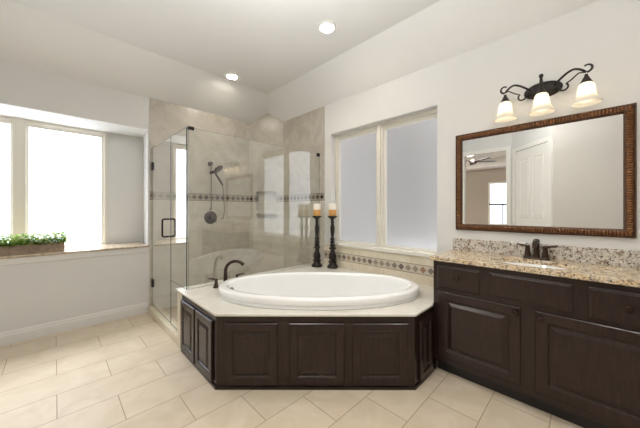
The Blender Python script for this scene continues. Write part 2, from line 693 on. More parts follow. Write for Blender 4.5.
# vanity wall, with the twin window over the tub
WY0, WY1, WZ0, WZ1 = 1.045, 2.455, 0.83, 2.325
wr = B()
wr.box(XR, XR + 0.15, -1.1, YL, 0, WZ0)
wr.box(XR, XR + 0.15, -1.1, YL, WZ1, 2.80)
wr.box(XR, XR + 0.15, -1.1, WY0, WZ0, WZ1)
wr.box(XR, XR + 0.15, WY1, YL, WZ0, WZ1)
struct('wall_right', wr, M['paint'])

ws = B().box(-0.85, XR, -1.1, -1.0, 0, ZC)
struct('wall_back', ws, M['paint'])
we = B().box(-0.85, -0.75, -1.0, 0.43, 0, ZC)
struct('wall_behind', we, simple('dimmed_wall_paint', srgb(206, 202, 196), 0.8, noise=0.01, scale=3))  # wall colour darkened to stand for the weaker light on this wall
ang = math.atan2(0.43 - 1.15, -0.75 + 1.6)     # the angled wall with the closet door
L = math.hypot(0.85, 0.72)
DW, DX, DH = 0.90, 0.12, 2.50
wa = B()
wa.box(0, DX, 0, 0.1, 0, ZC).box(DX + DW, L, 0, 0.1, 0, ZC).box(DX, DX + DW, 0, 0.1, DH, ZC)
wa.xf(Matrix.Translation((-1.6, 1.15, 0)) @ Matrix.Rotation(ang, 4, 'Z') @ Matrix.Scale(-1, 4, (0, 1, 0)))
struct('wall_angled', wa, M['paint'])
wt = B()
wt.box(XW - 0.1, XW, 1.15, 1.25, 0, ZC).box(XW - 0.1, XW, 2.07, YL, 0, ZC).box(XW - 0.1, XW, 1.25, 2.07, 2.58, ZC)
struct('wall_west', wt, M['paint'])

# closet door (seen in the mirror) and its casing
Ma = Matrix.Translation((-1.6, 1.15, 0)) @ Matrix.Rotation(ang, 4, 'Z')
d = B()
d.box(DX + 0.004, DX + DW - 0.004, -0.04, -0.008, 0.01, DH - 0.004)
for z0, z1 in ((0.25, 0.95), (1.15, 2.32)):
    for x0 in (0.13, 0.50):
        d.rings([[(DX + x0 + i, y, z0 + i), (DX + x0 + 0.28 - i, y, z0 + i), (DX + x0 + 0.28 - i, y, z1 - i), (DX + x0 + i, y, z1 - i)]
                 for i, y in ((0, -0.008), (0.012, 0.004), (0.03, -0.004), (0.06, 0.002))], cap0=False)
d.xf(Ma)
struct('door_1', d, M['white'])
cs = B()
for x0, x1, z0, z1 in ((DX - 0.08, DX, 0, DH + 0.08), (DX + DW, DX + DW + 0.08, 0, DH + 0.08), (DX, DX + DW, DH, DH + 0.08)):
    cs.box(x0, x1, 0.0, 0.018, z0, z1)
cs.xf(Ma)
struct('trim_2', cs, M['white'])
cs = B()
cs.box(XW, XW + 0.018, 1.17, 1.25, 0, 2.66).box(XW, XW + 0.018, 2.07, 2.15, 0, 2.66).box(XW, XW + 0.018, 1.25, 2.07, 2.58, 2.66)
struct('trim_3', cs, M['white'])

# bedroom beyond the doorway (seen in the mirror)
bw = B()
bw.box(-6.1, -6.0, -0.5, 1.70, 0, 3.1).box(-6.1, -6.0, 2.60, 5.5, 0, 3.1).box(-6.1, -6.0, 1.70, 2.60, 0, 0.75).box(-6.1, -6.0, 1.70, 2.60, 2.3, 3.1)
bw.box(-6.1, XW - 0.1, -0.6, -0.5, 0, 3.1).box(-6.1, XW - 0.1, 5.5, 5.6, 0, 3.1)
struct('wall_bedroom', bw, M['bedwall'])
struct('floor_bedroom', B().box(-6.1, XW - 0.1, -0.6, 5.6, -0.06, 0), M['carpet'])
cb = B()
cb.box(-6.1, XW - 0.1, -0.6, 5.6, 3.08, 3.15)
cb.box(-6.0, -5.4, -0.5, 5.5, 2.8, 3.08).box(-2.3, XW - 0.1, -0.5, 5.5, 2.8, 3.08)
struct('ceiling_bedroom', cb, M['ceil'])


def window(name, w, h, mtx, pane_m, bl, br, bb, bt):
    """bl, br, bb, bt: visible frame widths on the left, right, bottom and top"""
    b = B()
    def rr(q, y): return [(bl * q, y, bb * q), (w - br * q, y, bb * q), (w - br * q, y, h - bt * q), (bl * q, y, h - bt * q)]
    b.rings([rr(0, 0.05), rr(0, 0.0), rr(0.46, 0.0), rr(0.52, 0.008), rr(0.52, 0.016), rr(0.66, 0.016), rr(0.70, 0.020), rr(1.0, 0.026), rr(1.0, 0.05)], cap0=False, cap1=False)
    b.xf(mtx)
    win = struct(name, b, M['vinyl'])
    e = 0.006
    g = B().box(bl - e, w - br + e, 0.034, 0.042, bb - e, h - bt + e).xf(mtx)
    obj('pane', g, pane_m, parent=win)
    return win


# unseen walls made up to darken the view through the tub windows
struct('wall_light_blocker', B().box(3.6, 9.0, 4.7, 4.9, -0.5, 6.0).box(8.8, 9.0, -2.0, 4.7, -0.5, 6.0), M['blocker'])
# frame (outer) sizes from the photo: window wall
window('window_1', 0.735, RZ1 - 0.852, face_to((-1.045, RB - 0.012, 0.852), FRONT), M['frost_left'], 0.058, 0.036, 0.018, 0.075)
window('window_2', 0.740, RZ1 - 0.852, face_to((-0.252, RB - 0.012, 0.852), FRONT), M['frost_left'], 0.042, 0.058, 0.018, 0.075)
mu = B().box(-0.312, -0.250, RB - 0.022, RB + 0.01, 0.852, RZ1)
struct('trim_4', mu, M['vinyl'])
# tub wall
window('window_3', 0.688, WZ1 - 0.868, face_to((2.735, 2.455, 0.868), RIGHT), M['frost_right'], 0.055, 0.046, 0.020, 0.082)
window('window_4', 0.688, WZ1 - 0.868, face_to((2.735, 1.733, 0.868), RIGHT), M['frost_right'], 0.052, 0.024, 0.020, 0.082)
mu = B().box(2.722, 2.79, 1.733, 1.767, 0.868, WZ1)
struct('trim_5', mu, M['vinyl'])
# bedroom window with its sash bars
wb = window('window_5', 0.90, 1.55, face_to((-5.99, 1.70, 0.75), PI / 2), M['bed_pane'], 0.06, 0.06, 0.06, 0.06)
sb = B().box(0.03, 0.87, 0.01, 0.03, 0.72, 0.78).box(0.43, 0.47, 0.01, 0.03, 0.05, 0.72).xf(face_to((-5.99, 1.70, 0.75), PI / 2))
obj('sash_bar', sb, M['iron'], parent=wb)

# sills: stone shelves
def bull(poly_y0, y1, z0, z1, x0, x1):
    pass
M['sill'] = M['granite']
s = B().box(RX0, RX1 + 0.012, YL - 0.026, RB, RZ0, 0.852)
so = struct('trim_6', s, simple('cream_marble_sill', srgb(188, 172, 150), 0.2, noise=0.3, scale=26), bevel=0.006)
s = B().box(XR - 0.03, 2.738, WY0 - 0.03, WY1 + 0.045, WZ0 - 0.004, 0.868)
struct('trim_7', s, simple('cream_stone_sill', srgb(230, 225, 214), 0.2, noise=0.03, scale=22), bevel=0.008)
# apron under the left sill
struct('trim_1', B().box(RX0 - 0.3, 0.845, YL - 0.012, YL, 0.765, RZ0), M['board'], bevel=0.004)
# baseboard under the window wall
bb = B()
prof = [(YL, 0), (YL - 0.016, 0), (YL - 0.016, 0.088), (YL - 0.011, 0.098), (YL - 0.011, 0.112), (YL - 0.005, 0.124), (YL, 0.126)]
bb.rings([[(x, y, z) for y, z in prof] for x in (XW, 0.845)])
struct('baseboard_left', bb, M['board'])

# ------------------------------------------------------------------ the tiled shower corner
BZ0, BZ1 = 1.43, 1.535
SX0 = 0.862


def slab(name, p0, p1, z0, z1, t, m, top=None):
    """tile slab along p0->p1 whose room side is to the right of the direction when looking along it"""
    p0 = Vector(p0); p1 = Vector(p1)
    L = (p1 - p0).length
    a = math.atan2(p1.y - p0.y, p1.x - p0.x)
    b = B().box(0, L, -t, 0, z0, z1)
    b.uv_by(lambda co: (co.x + co.y, co.z))
    b.xf(face_to((p0.x, p0.y, 0), a))
    return struct(name, b, m)


DL, DR = Vector((2.283, YL)), Vector((XR, 3.502))
slab('wall_shower_left', (SX0, YL), DL, 0, BZ0, 0.012, M['shower_low'])
slab('wall_shower_left_upper', (SX0, YL), DL, BZ1, Z1, 0.012, M['shower_high'])
slab('wall_shower_right', DR, (XR, 2.581), 0, BZ0, 0.012, M['shower_low'])
slab('wall_shower_right_upper', DR, (XR, 2.581), BZ1, Z1, 0.012, M['shower_high'])
for nm, p0, p1 in (('trim_8', (SX0, YL), DL), ('trim_9', DR, (XR, 2.581))):
    p0 = Vector(p0); p1 = Vector(p1)
    b = B().box(0, (p1 - p0).length, -0.014, 0, BZ0, BZ1)
    b.uv_by(lambda co: (co.x, co.z - BZ0))
    b.xf(face_to((p0.x, p0.y, 0), math.atan2(p1.y - p0.y, p1.x - p0.x)))
    struct(nm, b, M['border_shower'])
# diagonal corner wall with two niches
W = (DR - DL).length
Md = face_to((DL.x, DL.y, 0), math.atan2(DR.y - DL.y, DR.x - DL.x))
n0, n1 = 0.130, 0.470
lo = B()
lo.box(0, W, -0.012, 0.1, 0, 1.16)
lo.box(0, n0, -0.012, 0.1, 1.16, BZ0).box(n1, W, -0.012, 0.1, 1.16, BZ0)
lo.box(n0, n1, -0.012, 0.1, 1.235, 1.30)
lo.box(n0 - 0.02, n1 + 0.02, 0.09, 0.12, 1.14, 1.62)
lo.uv_by(lambda co: (co.x + co.y, co.z)).xf(Md)
struct('wall_shower_corner', lo, M['shower_low'])
hi = B()
hi.box(0, n0, -0.012, 0.1, BZ1, 1.60).box(n1, W, -0.012, 0.1, BZ1, 1.60)
hi.prism_xz([(0, 1.60), (W, 1.60), (W, Z1), (0.542 * W, Z1 + 0.146), (0, Z1)], -0.012, 0.03)
hi.uv_by(lambda co: (co.x + co.y, co.z)).xf(Md)
struct('wall_shower_corner_upper', hi, M['shower_high'])
bo = B().box(0, n0, -0.014, 0.1, BZ0, BZ1).box(n1, W, -0.014, 0.1, BZ0, BZ1)
bo.uv_by(lambda co: (co.x, co.z - BZ0)).xf(Md)
struct('trim_10', bo, M['border_shower'])
sf = B().box(0.95, XR, 2.79, YL, 0.0, 0.02)
sf.uv_by(lambda co: (co.x, co.y))
struct('floor_shower', sf, M['shower_floor'])
# curb under the glass door
cu = B().box(0.838, 0.95, 2.792, YL - 0.012, 0.0, 0.075)
cu.uv_by(lambda co: (co.y, co.z + co.x))
tag(struct('shower_curb', cu, M['cream_tile'], bevel=0.004), 'low cream tiled curb below the glass shower door', 'shower curb')
# knee wall that carries the glass behind the tub
kw = B().box(0.838, XR - 0.012, 2.645, 2.79, 0.0, 0.531)
kw.uv_by(lambda co: (co.x + co.y, co.z))
struct('wall_knee', kw, M['cream_tile'])

# ------------------------------------------------------------------ tub surround
TA, TB, TC = Vector((0.832, 1.907)), Vector((1.851, 0.8895)), Vector((2.218, 0.8895))
TE = Vector((0.832, 2.643))
DK = 0.5450
CT = 0.531
tub_cab = thing('tub_cabinet', 'dark espresso three-sided cabinet surround below the oval bathtub', 'cabinet', (1.4, 1.5, 0))
dirF = (TB - TA)
LF = dirF.length
AF = math.atan2(dirF.y, dirF.x)
cc = B()
t = 0.018
# face boards: outer line moved in so that corners mitre
cc.prism([(TE.x, TE.y), (TA.x, TA.y), (TA.x + t, TA.y + t * 0.41), (TE.x + t, TE.y)], 0.0, CT)
cc.prism([(TA.x, TA.y), (TB.x, TB.y), (TB.x + t * 0.41, TB.y + t), (TA.x + t, TA.y + t * 0.41)], 0.0, CT)
cc.prism([(TB.x, TB.y), (TC.x, TC.y), (TC.x, TC.y + t), (TB.x + t * 0.41, TB.y + t)], 0.0, CT)
obj('face_frame', cc, M['wood'], parent=tub_cab)
# plinth strip
pl = B()
e = 0.010
pl.prism([(TE.x - e, TE.y), (TA.x - e, TA.y - e * 0.41), (TB.x - e * 0.41, TB.y - e), (TC.x, TC.y - e), (TC.x, TC.y), (TB.x, TB.y), (TA.x, TA.y), (TE.x, TE.y)], 0, 0.022)
obj('plinth', pl, M['wood'], parent=tub_cab)
for x0, x1 in ((0.062, 0.447), (0.532, 0.930), (0.988, 1.385)):
    b = panel_door(x1 - x0, 0.448).xf(face_to((TA.x, TA.y, 0.034), AF) @ Matrix.Translation((x0, 0, 0)))
    obj('panel_door', b, M['wood'], parent=tub_cab)
for x0, x1 in ((0.012, 0.345), (0.372, 0.690)):
    b = panel_door(x1 - x0, 0.448, stile=0.055).xf(face_to((TE.x, TE.y, 0.034), RIGHT) @ Matrix.Translation((x0, 0, 0)))
    obj('panel_door', b, M['wood'], parent=tub_cab)
b = panel_door(0.225, 0.448, stile=0.05).xf(face_to((TB.x, TB.y, 0.034), 0) @ Matrix.Translation((0.062, 0, 0)))
obj('panel_door', b, M['wood'], parent=tub_cab)

# tub: centre and axes
TCX, TCY = 1.725, 1.754
TAx, TBx = 0.897, 0.457
def ell(s_off, z, seg=72, extra=(0, 0)):
    a, bb_ = TAx + s_off, TBx + s_off
    out = []
    for i in range(seg):
        th = 2 * PI * i / seg
        cx, cy = math.cos(th), math.sin(th)
        # slightly squarer than a true ellipse
        px = a * math.copysign(abs(cx) ** 0.94, cx) + extra[0]
        py = bb_ * math.copysign(abs(cy) ** 0.94, cy) + extra[1]
        r2 = math.sqrt(0.5)
        out.append((TCX + (px + py) * r2, TCY + (-px + py) * r2, z))
    return out


# deck slab with the oval cut out
dk = B()
o = 0.012
outer = [(TE.x - o, 2.79), (TA.x - o, TA.y - o * 0.41), (TB.x - o * 0.41, TB.y - o), (2.146, TC.y - o), (2.146, 0.890), (XR, 0.890), (XR, 2.79)]
ov = [dk.bm.verts.new((x, y, DK)) for x, y in outer]
iv = [dk.bm.verts.new(p) for p in ell(-0.06, DK)]
ed = []
for vsx in (ov, iv):
    for i in range(len(vsx)):
        ed.append(dk.bm.edges.new((vsx[i], vsx[(i + 1) % len(vsx)])))
bmesh.ops.triangle_fill(dk.bm, edges=ed, use_beauty=True, use_dissolve=False)
r = bmesh.ops.extrude_face_region(dk.bm, geom=list(dk.bm.faces))
bmesh.ops.translate(dk.bm, verts=[v for v in r['geom'] if isinstance(v, bmesh.types.BMVert)], vec=(0, 0, -0.0135))
dk.uv_by(lambda co: (co.x, co.y))
deck = obj('tub_deck', dk, M['deck_tile'])
tag(deck, 'polished cream tile deck around the oval bathtub', 'tub deck')

# bathtub
tub = thing('bathtub', 'large white oval drop-in bathtub in the dark wood surround', 'bathtub', (TCX, TCY, DK))
tb = B()
rings = [ell(-0.035, DK + 0.0005), ell(-0.004, DK + 0.001), ell(0.0, DK + 0.004), ell(0.0, DK + 0.020), ell(-0.003, DK + 0.024), ell(-0.003, DK + 0.028), ell(0.006, DK + 0.032), ell(0.009, DK + 0.038), ell(0.009, DK + 0.068),
         ell(0.006, DK + 0.077), ell(0.0, DK + 0.083), ell(-0.010, DK + 0.086), ell(-0.040, DK + 0.087), ell(-0.062, DK + 0.085), ell(-0.072, DK + 0.079), ell(-0.078, DK + 0.066), ell(-0.085, DK + 0.03),
         ell(-0.105, DK - 0.05), ell(-0.135, DK - 0.18), ell(-0.165, DK - 0.30), ell(-0.20, DK - 0.37), ell(-0.26, DK - 0.405), ell(-0.36, DK - 0.415)]
tb.rings(rings, cap0=False, cap1=True)
obj('basin', tb, M['acrylic'], parent=tub, smooth=50)
# overflow plate on the inner wall at the faucet end
r2 = math.sqrt(0.5)
def tubpt(px, py, z): return (TCX + (px + py) * r2, TCY + (-px + py) * r2, z)
ofl = B().disc_to(tubpt(-0.800, 0.0, DK + 0.005), (r2, -r2, 0.15), [(0.0, -0.02), (0.036, -0.02), (0.036, 0.006), (0.028, 0.012), (0.0, 0.013)])
obj('overflow_cover', ofl, M['chrome'], parent=tub, smooth=40)
dr = B().lathe([(0.0, 0), (0.035, 0), (0.03, 0.006), (0.0, 0.007)], tubpt(-0.35, 0, DK - 0.414))
obj('drain', dr, M['chrome'], parent=tub, smooth=40)

# tiled splash behind the tub, below the window
bs = B().box(0, 2.581 - 0.907, -0.010, 0, DK, 0.642).box(0, 2.581 - 0.907, -0.010, 0, 0.742, WZ0 - 0.004)
bs.uv_by(lambda co: (co.x, co.z - 0.24))
bs.xf(face_to((XR, 2.581, 0), RIGHT))
struct('wall_splash', bs, M['cream_tile'])
bd = B().box(0, 2.581 - 0.907, -0.012, 0, 0.642, 0.742)
bd.uv_by(lambda co: (co.x, co.z - 0.642))
bd.xf(face_to((XR, 2.581, 0), RIGHT))
struct('trim_11', bd, M['border_tub'])

# ------------------------------------------------------------------ shower glass
GY, GX, GH = 2.672, 0.885, 2.085
GT = 0.010


def pane(name, p0, p1, z0, z1, label, cat):
    p0 = Vector(p0); p1 = Vector(p1)
    L = (p1 - p0).length
    t = thing(name, label, cat, (p0.x, p0.y, z0))
    m = face_to((p0.x, p0.y, 0), math.atan2(p1.y - p0.y, p1.x - p0.x))
    b = B().box(0.002, L - 0.002, -GT / 2, GT / 2, z0 + 0.002, z1 - 0.002)
    bmesh.ops.recalc_face_normals(b.bm, faces=b.bm.faces)
    for fc in b.bm.faces:
        if abs(fc.normal.y) < 0.5: fc.material_index = 1
    b.xf(m)
    obj('glass', b, [M['glass'], M['glass_edge']], parent=t)
    return t


def gbox(root, name, c, s, bevel=0.002):
    b = B().box(c[0] - s[0] / 2, c[0] + s[0] / 2, c[1] - s[1] / 2, c[1] + s[1] / 2, c[2] - s[2] / 2, c[2] + s[2] / 2)
    return obj(name, b, M['black_metal'], parent=root, bevel=bevel)


SEAM = 3.165
g1 = pane('glass_panel', (GX + 0.012, GY), (XR - 0.013, GY), DK, GH, 'wide clear glass shower panel standing on the deck behind the bathtub', 'glass panel')
gbox(g1, 'clamp', (GX + 0.035, GY, GH - 0.008), (0.055, 0.026, 0.03))
gbox(g1, 'clamp', (XR - 0.035, GY, GH - 0.015), (0.045, 0.026, 0.045))
g2 = pane('glass_panel', (GX, SEAM - 0.003), (GX, GY + 0.006), DK, GH, 'narrow clear glass panel between the shower door and the glass corner', 'glass panel')
# the narrow panel steps down to the curb beyond the knee wall
b = B().box(GX - GT / 2, GX + GT / 2, 2.794, SEAM - 0.005, 0.077, DK + 0.002)
bmesh.ops.recalc_face_normals(b.bm, faces=b.bm.faces)
for fc in b.bm.faces:
    if abs(fc.normal.x) < 0.5: fc.material_index = 1
obj('glass', b, [M['glass'], M['glass_edge']], parent=g2)
g3 = pane('shower_door', (GX, YL - 0.022), (GX, SEAM), 0.085, GH, 'frameless clear glass shower door with a dark bronze pull', 'shower door')
for z in (1.853, 0.372):
    hb = gbox(g3, 'hinge', (GX, YL - 0.052, z), (0.03, 0.075, 0.10), 0.004)
hd = B()
for s in (-1, 1):
    x0, x1 = GX + s * 0.005, GX + s * 0.066
    y = SEAM + 0.06
    pts = [(x0, y, 1.20)]
    for k in range(7):
        a = k / 6 * PI / 2
        pts.append((x1 - s * 0.02 + s * 0.02 * math.sin(a), y, 1.20 - 0.02 + 0.02 * math.cos(a)))
    for k in range(7):
        a = k / 6 * PI / 2
        pts.append((x1 - s * 0.02 + s * 0.02 * math.cos(a), y, 1.01 + 0.02 - 0.02 * math.sin(a)))
    pts.append((x0, y, 1.01))
    hd.tube(pts, 0.0095, 12)
obj('door_pull', hd, M['black_metal'], parent=g3, smooth=50)

# ------------------------------------------------------------------ shower fittings
ys = YL - 0.012
hs = thing('hand_shower', 'hand shower on a slim wall bar above the round valve', 'shower head', (1.63, ys, 1.25))
b = B().disc_to((1.63, ys, 1.98), (0, -1, 0), [(0.0, 0), (0.034, 0), (0.034, 0.012), (0.024, 0.02), (0.018, 0.05), (0.020, 0.07), (0, 0.072)])
obj('bar_mount', b, M['bronze'], parent=hs, smooth=40)
b = B().tube([(1.632, ys - 0.045, 1.985), (1.632, ys - 0.045, 1.30)], 0.007, 10).tube([(1.632, ys - 0.045, 1.31), (1.632, ys, 1.31)], 0.009)
obj('slide_bar', b, M['chrome'], parent=hs, smooth=40)
b = B().disc_to((1.632, ys - 0.045, 1.85), (0.6, -0.7, 0.1), [(0, -0.016), (0.02, -0.016), (0.022, 0.02), (0.018, 0.06), (0.014, 0.085), (0, 0.086)])
obj('bracket', b, M['bronze'], parent=hs, smooth=40)
b = B()
ha, hbp = (1.75, ys - 0.17, 1.66), (1.67, ys - 0.13, 1.81)
b.tube([ha, (1.715, ys - 0.15, 1.73), hbp, (1.655, ys - 0.135, 1.87), (1.665, ys - 0.15, 1.905)], [0.012, 0.014, 0.016, 0.018, 0.02], 12)
b.disc_to((1.69, ys - 0.16, 1.90), (0.45, -0.55, -0.75), [(0, -0.025), (0.03, -0.022), (0.062, -0.006), (0.070, 0.006), (0.068, 0.018), (0.058, 0.022), (0, 0.022)], 28)
obj('spray_head', b, M['bronze'], parent=hs, smooth=40)
hp = []
for k in range(25):
    q = k / 24
    hp.append((1.75 + 0.045 * math.sin(q * PI * 0.9)+ 0.02 * q, ys - 0.165 + 0.13 * q, 1.66 - 0.49 * math.sin(min(1, q * 1.12) * PI / 2) + 0.0 * q))
b = B().tube(hp, 0.0065, 8)
obj('hose', b, M['chrome'], parent=hs, smooth=50)
vv = thing('shower_valve', 'round dark bronze shower valve plate with lever on the tiled wall', 'shower valve', (1.64, ys, 1.187))
b = B().disc_to((1.64, ys, 1.187), (0, -1, 0), [(0, 0), (0.095, 0), (0.095, 0.006), (0.085, 0.012), (0.06, 0.014), (0.055, 0.02), (0.0, 0.021)], 36)
obj('escutcheon', b, M['bronze'], parent=vv, smooth=40)
b = B().disc_to((1.64, ys - 0.02, 1.187), (0, -1, 0), [(0, 0), (0.034, 0), (0.03, 0.03), (0.026, 0.045), (0, 0.047)])
b.tube([(1.64, ys - 0.052, 1.187), (1.665, ys - 0.06, 1.165), (1.70, ys - 0.062, 1.125)], [0.014, 0.011, 0.009], 10)
obj('lever', b, M['bronze'], parent=vv, smooth=40)

# ------------------------------------------------------------------ tub faucet
tf = thing('tub_faucet', 'tall arched dark bronze tub filler with two handles on the deck', 'faucet', (1.205, 2.545, DK))
b = B().lathe([(0.0, 0), (0.034, 0), (0.034, 0.008), (0.026, 0.018), (0.022, 0.03), (0.021, 0.06), (0, 0.06)], (1.205, 2.545, DK))
sp = []
dx, dy = 0.72, -0.69     # spout points across the tub rim
for k in range(22):
    q = k / 21
    if q < 0.4:
        sp.append((1.205, 2.545, DK + 0.03 + 0.115 * q / 0.4))
    else:
        a = (q - 0.4) / 0.6 * 2.35
        rr_ = 0.10
        h = rr_ - rr_ * math.cos(a)
        sp.append((1.205 + dx * h, 2.545 + dy * h, DK + 0.145 + rr_ * math.sin(a)))
b.tube(sp, [0.021 - 0.006 * min(1, k / 12) for k in range(22)], 14)
tip = Vector(sp[-1])
b.disc_to(tip, Vector(sp[-1]) - Vector(sp[-2]), [(0, -0.014), (0.017, -0.014), (0.018, 0.012), (0.0, 0.013)], 14)
obj('spout', b, M['bronze'], parent=tf, smooth=40)


def tub_handle(x, y, ang_):
    b = B().lathe([(0, 0), (0.030, 0), (0.030, 0.006), (0.022, 0.016), (0.016, 0.04), (0.013, 0.065), (0.015, 0.078), (0.010, 0.086), (0, 0.087)], (x, y, DK), 20)
    ux, uy = math.cos(ang_), math.sin(ang_)
    b.tube([(x, y, DK + 0.074), (x + ux * 0.03, y + uy * 0.03, DK + 0.083), (x + ux * 0.075, y + uy * 0.075, DK + 0.086)], [0.010, 0.008, 0.006], 10)
    obj('handle', b, M['bronze'], parent=tf, smooth=40)


tub_handle(1.115, 2.555, math.radians(135))
tub_handle(1.345, 2.575, math.radians(-20))

# ------------------------------------------------------------------ candlesticks and candles
prof = [(0, 0), (0.070, 0), (0.070, 0.022), (0.058, 0.032), (0.046, 0.050), (0.040, 0.066), (0.056, 0.076), (0.056, 0.086), (0.034, 0.096), (0.042, 0.112), (0.050, 0.135), (0.046, 0.165), (0.028, 0.205), (0.022, 0.235),
        (0.042, 0.245), (0.047, 0.256), (0.040, 0.266), (0.022, 0.276), (0.036, 0.292), (0.036, 0.302), (0.020, 0.312), (0.033, 0.330), (0.033, 0.340), (0.019, 0.352), (0.031, 0.370), (0.031, 0.382), (0.018, 0.395),
        (0.021, 0.43), (0.026, 0.47), (0.030, 0.505), (0.026, 0.54), (0.018, 0.575), (0.022, 0.590), (0.022, 0.602), (0.017, 0.615), (0.024, 0.634), (0.046, 0.652), (0.062, 0.660), (0.064, 0.672), (0.058, 0.676), (0, 0.676)]
for i, (x, y, lb, lc) in enumerate(((2.487, 2.562, 'tall turned dark candlestick next to the shower glass', 'two-tone pillar candle on the candlestick by the shower glass'),
                                    (2.572, 2.358, 'tall turned dark candlestick standing below the tub window corner', 'two-tone pillar candle on the candlestick by the tub window'))):
    cs_ = obj('candlestick', B().lathe(prof, (x, y, DK), 28), M['iron'], base=(x, y, DK), smooth=60)
    tag(cs_, lb, 'candlestick', 'turned candlesticks on the tub deck')
    zc = DK + 0.676
    cn = thing('candle', lc, 'candle', (x, y, zc), 'pillar candles on the candlesticks')
    obj('wax', B().lathe([(0, 0.082), (0.048, 0.082), (0.049, 0.15), (0.046, 0.162), (0.036, 0.163), (0.028, 0.158), (0, 0.157)], (x, y, zc), 28), M['wax'], parent=cn, smooth=40)['label'] = 'ivory upper wax'
    obj('wax_band', B().lathe([(0, 0.0005), (0.048, 0.0005), (0.0495, 0.004), (0.0495, 0.079), (0.048, 0.082), (0, 0.082)], (x, y, zc), 28), M['amber_wax'], parent=cn, smooth=40)['label'] = 'amber lower wax'
    obj('wick', B().tube([(x, y, zc + 0.157), (x + 0.001, y, zc + 0.168)], 0.0015, 6), M['iron'], parent=cn)

# ------------------------------------------------------------------ vanity
VX, VY0, VY1 = 2.175, -0.33, 0.886
va = thing('vanity_cabinet', 'wide dark espresso vanity cabinet with raised panel doors under granite', 'cabinet', (2.4, 0.278, 0))
b = B().box(VX, VX + 0.02, VY0, VY1, 0.100, 0.896).box(VX + 0.02, XR - 0.002, VY0, VY0 + 0.018, 0.100, 0.896).box(VX + 0.02, XR - 0.002, VY1 - 0.018, VY1, 0.100, 0.896)
b.box(VX + 0.02, XR - 0.002, VY0 + 0.018, VY1 - 0.018, 0.100, 0.118)
obj('carcass', b, M['wood'], parent=va, bevel=0.0015)
b = B().box(2.239, XR - 0.002, VY0 + 0.01, VY1 - 0.01, 0.0, 0.100)
obj('toe_kick', b, M['kick'], parent=va)


def vfront(name, y0, y1, z0, z1, fn):
    """y0 > y1: left and right ends as seen from the room"""
    b = fn(y0 - y1, z1 - z0).xf(face_to((VX, y0, z0), RIGHT))
    return obj(name, b, M['wood'], parent=va)


def knob(par, y, z):
    b = B().disc_to((VX - 0.019, y, z), (-1, 0, 0), [(0, 0), (0.010, 0), (0.008, 0.004), (0.006, 0.010), (0.009, 0.015), (0.0165, 0.019), (0.0175, 0.024), (0.013, 0.030), (0, 0.032)], 20)
    k = obj('knob', b, M['bronze'], parent=par, smooth=40)
    k['label'] = 'dark bronze knob'


d1 = vfront('door', 0.846, 0.314, 0.145, 0.660, lambda w_, h_: panel_door(w_, h_, stile=0.066))
knob(d1, 0.341, 0.622)
d2 = vfront('door', 0.242, -0.290, 0.145, 0.660, lambda w_, h_: panel_door(w_, h_, stile=0.066))
knob(d2, 0.216, 0.620)
r1 = vfront('drawer', 0.850, 0.553, 0.683, 0.862, slab_front)
knob(r1, 0.702, 0.783)
vfront('false_front', 0.490, 0.066, 0.693, 0.862, slab_front)
r3 = vfront('drawer', 0.003, -0.297, 0.683, 0.862, slab_front)
knob(r3, -0.149, 0.778)

# counter with an oval cut-out, sink, backsplash
CTZ = 0.930
SKX, SKY, SKA, SKB = 2.366, 0.275, 0.158, 0.235
ct = B()
outer = [(2.149, VY0 - 0.01), (2.149, 0.905), (XR, 0.905), (XR, VY0 - 0.01)]
ov = [ct.bm.verts.new((x, y, CTZ)) for x, y in outer]
SEG = 48
iv = [ct.bm.verts.new((SKX + SKA * math.cos(2 * PI * i / SEG), SKY + SKB * math.sin(2 * PI * i / SEG), CTZ)) for i in range(SEG)]
ed = []
for vsx in (ov, iv):
    for i in range(len(vsx)):
        ed.append(ct.bm.edges.new((vsx[i], vsx[(i + 1) % len(vsx)])))
bmesh.ops.triangle_fill(ct.bm, edges=ed, use_beauty=True, use_dissolve=False)
r = bmesh.ops.extrude_face_region(ct.bm, geom=list(ct.bm.faces))
bmesh.ops.translate(ct.bm, verts=[v for v in r['geom'] if isinstance(v, bmesh.types.BMVert)], vec=(0, 0, -0.033))
tag(obj('granite_countertop', ct, M['granite'], bevel=0.003), 'speckled tan granite countertop on the dark vanity', 'countertop')
b = B().box(XR - 0.022, XR, VY0 - 0.01, 0.895, CTZ, 1.040)
tag(obj('granite_backsplash', b, M['granite_grey'], bevel=0.003), 'low speckled granite backsplash strip under the mirror', 'backsplash')
sk = thing('sink', 'white oval undermount sink in the granite countertop', 'sink', (SKX, SKY, 0.90))
b = B()
pr_ = [(1.03, -0.0335), (1.015, -0.034), (0.99, -0.05), (0.93, -0.09), (0.80, -0.13), (0.55, -0.155), (0.12, -0.165)]
b.rings([[(SKX + SKA * s_ * math.cos(2 * PI * i / SEG), SKY + SKB * s_ * math.sin(2 * PI * i / SEG), CTZ + z) for i in range(SEG)] for s_, z in pr_], cap0=False)
obj('bowl', b, M['porcelain'], parent=sk, smooth=50)
b = B().lathe([(0, 0), (0.022, 0), (0.02, 0.004), (0, 0.005)], (SKX, SKY, CTZ - 0.1645))
obj('drain', b, M['chrome'], parent=sk, smooth=40)

